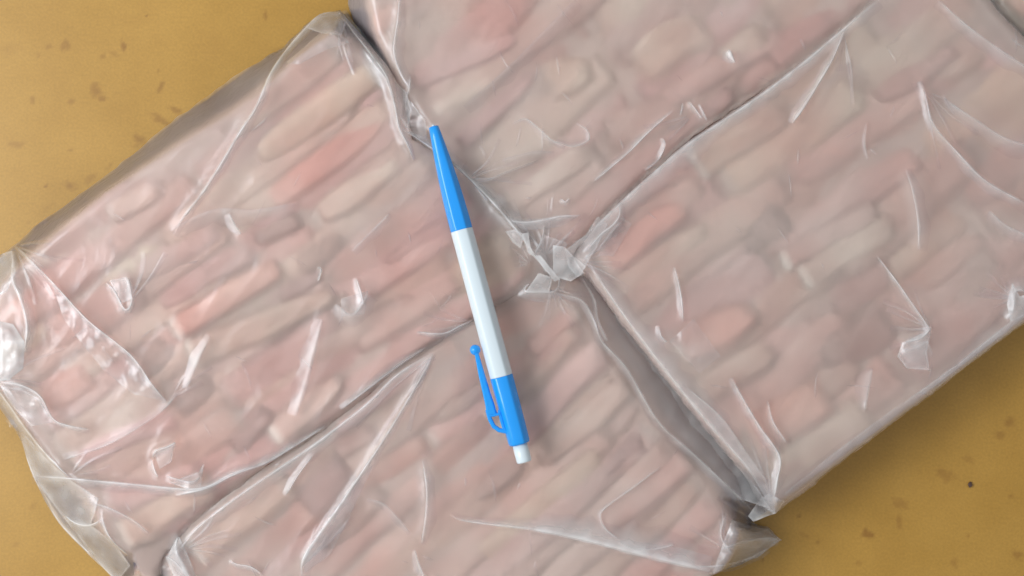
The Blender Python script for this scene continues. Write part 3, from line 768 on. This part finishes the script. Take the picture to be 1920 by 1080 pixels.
# ---- corner pack ----
E_meat = [(1868, -80), (2080, -80), (2080, 150), (1960, 85), (1915, 45), (1885, 0)]
E_outer = [(1800, -110, 28), (2100, -110, 28), (2100, 170, 28), (1955, 90, 28), (1915, 55, 28), (1862, -2, 28)]
E_folds = [fold([(1845, -10), (1870, 25), (1905, 60), (1945, 90)], (8, 14, 10), .5, -1, .8, 9, .2, 14)]
E = Pack('frozen_strip_pack', 'corner of a yellowish grey frosted pack at the top right edge of the picture', E_meat, E_outer, ZT - 0.003, E_folds, wave=0.0014, milk=-0.10)

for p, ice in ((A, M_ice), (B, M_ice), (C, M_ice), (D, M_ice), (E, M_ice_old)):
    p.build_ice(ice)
    p.build_film(M_film)
    p.build_folds()
A.build_flaps([
    ([(572, 52), (600, 30), (636, 22), (650, 42), (640, 66), (604, 62)], .40, 1), ([(600, 62), (640, 66), (655, 80), (615, 92), (560, 120), (535, 118)], .18, 1),
    ([(-10, 600), (25, 608), (46, 640), (44, 690), (18, 712), (-10, 716)], 1.0, 2.5), ([(-10, 480), (22, 470), (30, 510), (14, 545), (-10, 560)], .45, 1),  # first flap: highlight at the left end, painted as dense white film
    ([(0, 722), (40, 728), (75, 748), (100, 792), (60, 800), (20, 760)], .28, 1), ([(36, 805), (60, 830), (95, 868), (128, 896), (64, 892)], .5, .6),
    ([(64, 896), (130, 899), (185, 935), (170, 985), (120, 972)], .46, .6), ([(120, 972), (172, 985), (215, 1020), (245, 1060), (220, 1090), (180, 1048)], .5, .6),
    ([(290, 850), (328, 830), (322, 865), (300, 880)], .30, 1), ([(205, 525), (238, 520), (247, 560), (225, 570)], .40, 1),
    ([(318, 905), (372, 885), (382, 868), (376, 912), (350, 916)], .30, 1), ([(95, 525), (165, 600), (245, 665), (285, 720), (312, 752), (250, 740), (190, 690), (120, 600)], .14, .6),
    ([(740, 150), (762, 172), (772, 205), (764, 245), (748, 215)], .35, 1), ([(948, 434), (966, 430), (984, 440), (977, 466), (962, 455)], .34, (.0372,)),
    ([(984, 548), (1010, 512), (1036, 520), (1030, 549)], .42, (.0378,)), ([(640, 560), (690, 545), (684, 590), (640, 595)], .16, 1)])
B.build_flaps([
    ([(745, 180), (770, 190), (798, 226), (800, 262), (768, 245)], .30, 1), ([(1002, 470), (1022, 440), (1062, 455), (1058, 500), (1040, 515), (1020, 508)], .24, (.0362,)),
    ([(930, 400), (975, 412), (1030, 408), (1090, 402), (1050, 425), (985, 432)], .16, 1), ([(880, 335), (905, 345), (945, 400), (975, 435), (940, 420), (905, 375)], .3, 1)])
C.build_flaps([
    ([(1062, 468), (1098, 440), (1120, 405), (1140, 420), (1118, 465), (1098, 500)], .30, (.0382,)), ([(1037, 460), (1056, 462), (1099, 500), (1088, 516), (1070, 528), (1037, 518)], .50, (.0385,)),
    ([(1000, 480), (1012, 478), (1050, 524), (1040, 528)], .55, (.0392,)), ([(1058, 462), (1072, 478), (1096, 512), (1084, 520), (1066, 500)], .30, (.0396,)), ([(978, 438), (990, 436), (994, 462), (1003, 482), (990, 474)], .5, (.0388,)),
    ([(1692, 642), (1746, 618), (1738, 660), (1744, 694), (1700, 690), (1682, 668)], .38, 1), ([(1888, 570), (1898, 532), (1912, 556), (1932, 550), (1932, 588), (1895, 604)], .6, 1), ([(1932, 575), (1932, 594), (1858, 650), (1790, 703), (1740, 741), (1722, 735), (1800, 678), (1870, 622)], .34, .3),
    ([(1722, 735), (1740, 741), (1645, 812), (1563, 873), (1480, 938), (1470, 925), (1560, 852), (1640, 792)], .2, .2),
    ([(1120, 480), (1165, 405), (1185, 420), (1150, 480)], .14, .8), ([(1255, 640), (1300, 598), (1352, 668), (1312, 700)], .10, .5),
    ([(1425, 935), (1442, 925), (1472, 940), (1455, 962), (1412, 978), (1402, 968)], .45, 1)])
D.build_flaps([
    ([(1085, 516), (1108, 512), (1168, 592), (1242, 692), (1327, 799), (1403, 888), (1446, 955), (1385, 935), (1335, 880), (1272, 808), (1225, 742), (1182, 690), (1140, 640), (1122, 585), (1110, 550)], .34, (.026,)),
    ([(1372, 975), (1400, 985), (1438, 992), (1464, 1011), (1424, 1042), (1336, 1076), (1352, 1030)], .30, 1.5), ([(1352, 1030), (1400, 1010), (1452, 1006), (1424, 1028)], .25, 1),
    ([(312, 1046), (335, 1004), (352, 1040), (372, 1092), (330, 1092)], .45, 1), ([(1160, 1012), (1260, 1024), (1336, 1044), (1330, 1074), (1240, 1050)], .15, 1),
    ([(610, 975), (660, 905), (700, 870), (660, 960), (620, 1040), (572, 1075), (568, 1050)], .14, 1)])
for p, n, fans in ((A, 30, [(28, 462, -80, 10, 7, 150), (5, 712, -60, 60, 9, 120), (130, 893, 0, 60, 3, 110), (636, 28, -100, -50, 6, 110), (322, 745, 20, 70, 3, 90),
                        (245, 565, 40, 80, 2, 110), (880, 604, 150, 215, 4, 90), (995, 495, 110, 200, 5, 70)]),
                   (B, 24, [(1025, 480, 20, 140, 9, 110), (880, 335, -10, 60, 6, 120), (1300, 215, 190, 230, 3, 110)]),
                   (C, 20, [(1090, 490, -60, 45, 8, 110), (1582, 60, -115, -70, 5, 160), (1745, 615, 110, 215, 7, 90), (1448, 940, 70, 120, 6, 130), (1905, 560, 120, 200, 6, 90), (1735, 170, -80, -20, 4, 150)]),
                   (D, 20, [(1035, 540, -110, -10, 7, 80), (812, 664, -140, -100, 5, 200), (345, 1030, -30, 50, 6, 120), (1440, 1005, 140, 200, 8, 120), (1360, 1030, 60, 180, 6, 80), (568, 1060, 30, 80, 5, 130)])):
    p.build_creases(n, n + int(p.meat[0][0]), fans)

# strips, base layer
A.fill(36, 52, (300, 560), [0, 1, 1, 0, 3, 1], over=1.12, seed=3)
B.fill(38, 64, (280, 560), [0, 0, 1, 5, 3], tipp=.15, over=1.30, seed=5, jit=9)
C.fill(37, 60, (300, 420), [0, 1, 0, 1, 3], over=1.32, seed=8)
D.fill(41, 50, (420, 760), [0, 1, 1, 5, 0], over=1.08, seed=12)
E.fill(38, 44, (80, 120), [3, 5, 0], seed=2)
# strips that stand out
for s in [(478, 292, 712, 132, 46, 3, (0, .9)), (495, 375, 724, 222, 46, 2, (0, .3)), (590, 405, 745, 290, 50, 3, (0, 0)), (190, 405, 300, 335, 60, 1, (.5, 0)),
          (250, 520, 410, 420, 46, 0, (0, 0)), (290, 572, 472, 462, 44, 4, (0, 0)), (312, 620, 528, 498, 44, 2, (1, 0)), (345, 672, 625, 548, 42, 0, (.9, 0)),
          (412, 752, 645, 598, 62, 1, (.3, 0)), (500, 824, 640, 715, 44, 3, (.7, 0)), (640, 560, 850, 428, 48, 1, (0, 0)), (722, 500, 860, 425, 42, 4, (0, 0)),
          (850, 545, 978, 470, 86, 3, (0, .5)), (60, 560, 220, 450, 66, 1, (0, 0)), (80, 640, 260, 520, 62, 1, (0, 0)), (60, 750, 170, 690, 60, 2, (0, 0)),
          (122, 868, 330, 775, 44, 1, (.4, 0)), (178, 938, 380, 880, 52, 1, (.4, 0)), (215, 1010, 400, 905, 46, 3, (.6, 0)), (560, 690, 790, 560, 46, 0, (0, 0)), (660, 640, 860, 520, 46, 1, (0, 0)), (232, 705, 322, 640, 54, 6, (0, 0)), (318, 765, 400, 700, 52, 6, (0, 0)), (555, 505, 640, 440, 52, 6, (0, 0)), (520, 560, 600, 510, 40, 6, (0, 0)), (420, 830, 510, 770, 44, 6, (0, 0)), (470, 450, 560, 400, 46, 6, (0, 0)), (520, 862, 620, 800, 40, 6, (0, 0))]:
    A.strip(*s[:6], tips=s[6], lift=.0008 + .0016 * (max(s[6]) > .5))
for s in [(1010, 150, 1120, 118, 66, 3, (.3, 0)), (1180, 130, 1330, 30, 90, 3, (0, 0)), (1345, 110, 1440, 45, 70, 3, (.4, 0)), (942, 385, 1105, 275, 46, 3, (.3, 0)), (768, 150, 970, 60, 46, 1, (0, 0)),
          (800, 205, 975, 100, 44, 3, (.5, 0)), (855, 268, 1000, 135, 34, 4, (0, 0)), (1130, 250, 1290, 190, 60, 0, (0, 0)), (690, 60, 760, 10, 44, 2, (.2, 0)), (1240, 190, 1470, 60, 46, 1, (0, 0)), (1440, 110, 1560, 20, 50, 4, (0, 0))]:
    B.strip(*s[:6], tips=s[6], lift=.0008 + .0016 * (max(s[6]) > .5))
for s in [(1295, 318, 1480, 195, 62, 3, (1, 0)), (1462, 500, 1650, 395, 40, 1, (1, 0)), (1500, 530, 1680, 420, 46, 3, (1, 0)), (1262, 668, 1420, 580, 64, 2, (.9, 0)), (1118, 500, 1290, 385, 56, 2, (.6, 0)),
          (1150, 545, 1340, 430, 50, 3, (.5, 0)), (1160, 450, 1330, 340, 54, 0, (0, 0)), (1395, 830, 1560, 740, 60, 2, (.6, 0)), (1440, 905, 1640, 770, 56, 3, (.5, 0)), (1300, 740, 1450, 650, 54, 0, (.6, 0)), (1640, 180, 1800, 80, 50, 4, (0, 0)), (1540, 690, 1680, 590, 70, 6, (0, 0)), (1400, 480, 1480, 400, 60, 6, (0, 0)), (1510, 480, 1580, 430, 26, 4, (0, 0)), (1560, 580, 1680, 500, 56, 4, (0, 0))]:
    C.strip(*s[:6], tips=s[6], lift=.0008 + .0016 * (max(s[6]) > .5))
for s in [(350, 1038, 545, 900, 54, 3, (1, .3)), (672, 920, 800, 825, 44, 2, (.3, 0)), (622, 850, 700, 800, 44, 4, (0, 0)), (620, 808, 800, 680, 30, 1, (0, 0)), (900, 790, 1080, 610, 46, 0, (0, .3)),
          (960, 840, 1140, 640, 52, 1, (0, .3)), (985, 660, 1090, 580, 34, 4, (0, .5)), (1010, 870, 1190, 705, 46, 0, (0, 0)), (900, 1050, 1130, 850, 40, 3, (0, 0)), (1120, 1000, 1300, 850, 46, 1, (0, .3)), (560, 950, 660, 870, 60, 6, (0, 0)), (590, 1030, 720, 915, 54, 6, (0, 0)), (820, 800, 920, 720, 44, 6, (0, 0)), (880, 930, 990, 860, 44, 6, (0, 0)), (1000, 690, 1100, 620, 30, 4, (0, 0)), (1130, 900, 1220, 830, 40, 6, (0, 0))]:
    D.strip(*s[:6], tips=s[6], lift=.0008 + .0016 * (max(s[6]) > .5))

# ------------------------------------------------------------------ pen
def build_pen():
    tip = np.array([813.0, 237.0]); end = np.array([983.5, 866.5])
    R = 0.00465; zc = ZT + 0.0012 + R
    ux = (end - tip); Lpx = np.hypot(*ux); ux /= Lpx
    k = (HC - zc) / FPX
    wx, wy = px2w(*tip, zc); ex, ey = px2w(*end, zc)
    axis = Vector((ex - wx, ey - wy, 0)).normalized()
    e = bpy.data.objects.new('ballpoint_pen', None); scene.collection.objects.link(e)
    e.location = (wx, wy, zc); e.empty_display_size = .02
    e.rotation_euler = (0, 0, math.atan2(axis.y, axis.x))
    e['label'] = 'blue and white plastic ballpoint pen with a side clip lying across the film packs'; e['category'] = 'pen'
    def hexprofile(r, rounding, na=48):
        """rounded hexagon with corner radius share"""
        pts = []
        for i in range(na):
            a = 2 * math.pi * i / na + math.radians(HEXROT)
            sect = (a - math.radians(HEXROT)) % (math.pi / 3) - math.pi / 6
            hx = math.cos(math.pi / 6) / math.cos(sect)
            rr = r * (rounding + (1 - rounding) * hx)
            pts.append((rr * math.cos(a), rr * math.sin(a)))
        return pts
    HEXROT = 2
    def body(name, stations, mat, rnd, cap=(True, True)):
        V = []; F = []; na = 48
        for (x, r) in stations:
            for (y, z) in hexprofile(r, rnd(x) if callable(rnd) else rnd, na): V.append((x * k, y, z))
        for i in range(len(stations) - 1):
            for j in range(na):
                a = i * na + j; b = i * na + (j + 1) % na
                F.append((a, b, b + na, a + na))
        if cap[0]: F.append(tuple(range(na))[::-1])
        if cap[1]: F.append(tuple(range((len(stations) - 1) * na, len(stations) * na)))
        o = mesh_obj(name, V, F, mat, e)
        o.data.polygons.foreach_set('use_smooth', [len(p.vertices) == 4 for p in o.data.polygons])
        return o
    r = lambda px: px * 1.03 * k / 2
    body('tip_cone', [(0, r(14)), (1.5, r(18)), (20, r(22)), (60, r(29)), (100, r(34.5)), (140, r(38.5)), (170, r(40)), (200, r(40.5)), (201, r(40.3))], M_blue, lambda x: 1 - min(1, x / 120) * .85)
    body('ink_point', [(-3.5, r(4)), (0.5, r(6))], M_white, 1.0)
    body('barrel', [(201.0, r(40.2)), (202, r(40.8)), (300, r(41.5)), (400, r(42)), (484, r(42)), (485.5, r(41.6))], M_white, 0.45)
    body('cap', [(485.6, r(41.4)), (487, r(42.2)), (560, r(41)), (600, r(40)), (612, r(39.5)), (616, r(37.5)), (617, r(34))], M_blue, 0.4)
    body('push_button', [(617.1, r(27)), (640, r(28)), (648, r(28)), (651, r(27)), (652, r(24))], M_white, 1.0)
    # clip: bars in the plane beside the body (local x along the pen, y across)
    bm = bmesh.new()
    def loc(px, py):
        d = np.array([px, py]) - tip
        return (d @ ux) * k, -(d[0] * -ux[1] + d[1] * ux[0]) * k
    def bar(pts, th):
        P = [loc(p[0], p[1]) for p in pts]; W = [p[2] * k for p in pts]
        rings = []
        for i, (x, y) in enumerate(P):
            a = P[max(i - 1, 0)]; b = P[min(i + 1, len(P) - 1)]
            tx, ty = b[0] - a[0], b[1] - a[1]; l = math.hypot(tx, ty); nx, ny = -ty / l, tx / l
            w = W[i] / 2; t = th / 2; c = min(w, t) * .45
            prof = [(-w, -t + c), (-w + c, -t), (w - c, -t), (w, -t + c), (w, t - c), (w - c, t), (-w + c, t), (-w, t - c)]
            rings.append([bm.verts.new((x + nx * q[0], y + ny * q[0], q[1] + 0.0006)) for q in prof])
        for a, b in zip(rings[:-1], rings[1:]):
            for j in range(8): bm.faces.new((a[j], a[(j + 1) % 8], b[(j + 1) % 8], b[j]))
        bm.faces.new(rings[0][::-1]); bm.faces.new(rings[-1])
    bar([(893, 660, 7), (897, 676, 9), (904, 705, 12), (912, 735, 14), (919, 760, 17), (922, 776, 20)], .0028)      # arm
    bar([(914, 768, 8), (919, 786, 8), (926, 799, 8), (936, 806, 8), (952, 809, 8)], .0026)   # curved heel
    bar([(917, 779, 5), (926, 778, 5), (938, 775, 5)], .0030)                   # cross bar
    bar([(936, 768, 6), (941, 790, 6), (947, 808, 6)], .0024)
    x, y = loc(891, 656)
    bmesh.ops.create_uvsphere(bm, u_segments=20, v_segments=14, radius=10 * k, matrix=Matrix.Translation((x, y, 0.0004)))
    bmesh.ops.recalc_face_normals(bm, faces=bm.faces)
    me = bpy.data.meshes.new('clip'); bm.to_mesh(me); bm.free(); me.materials.append(M_blue)
    o = bpy.data.objects.new('clip', me); scene.collection.objects.link(o); o.parent = e
build_pen()

# ------------------------------------------------------------------ crumb of dirt on the tray
def build_crumb():
    bm = bmesh.new(); bmesh.ops.create_icosphere(bm, subdivisions=2, radius=1.0)
    r = random.Random(5)
    for v in bm.verts: v.co *= 1 + r.uniform(-.22, .22)
    for v in bm.verts: v.co = Vector((v.co.x * .0009, v.co.y * .0012, v.co.z * .0006))
    me = bpy.data.meshes.new('dirt_crumb'); bm.to_mesh(me); bm.free()
    me.materials.append(simple('dark_dirt', (0.09, 0.05, 0.04), 0.8))
    o = bpy.data.objects.new('dirt_crumb', me); scene.collection.objects.link(o)
    x, y = px2w(1819, 909, 0.0006); o.location = (x, y, 0.0006)
    o['label'] = 'small dark brown crumb lying on the ochre tray at the lower right'; o['category'] = 'crumb'
build_crumb()
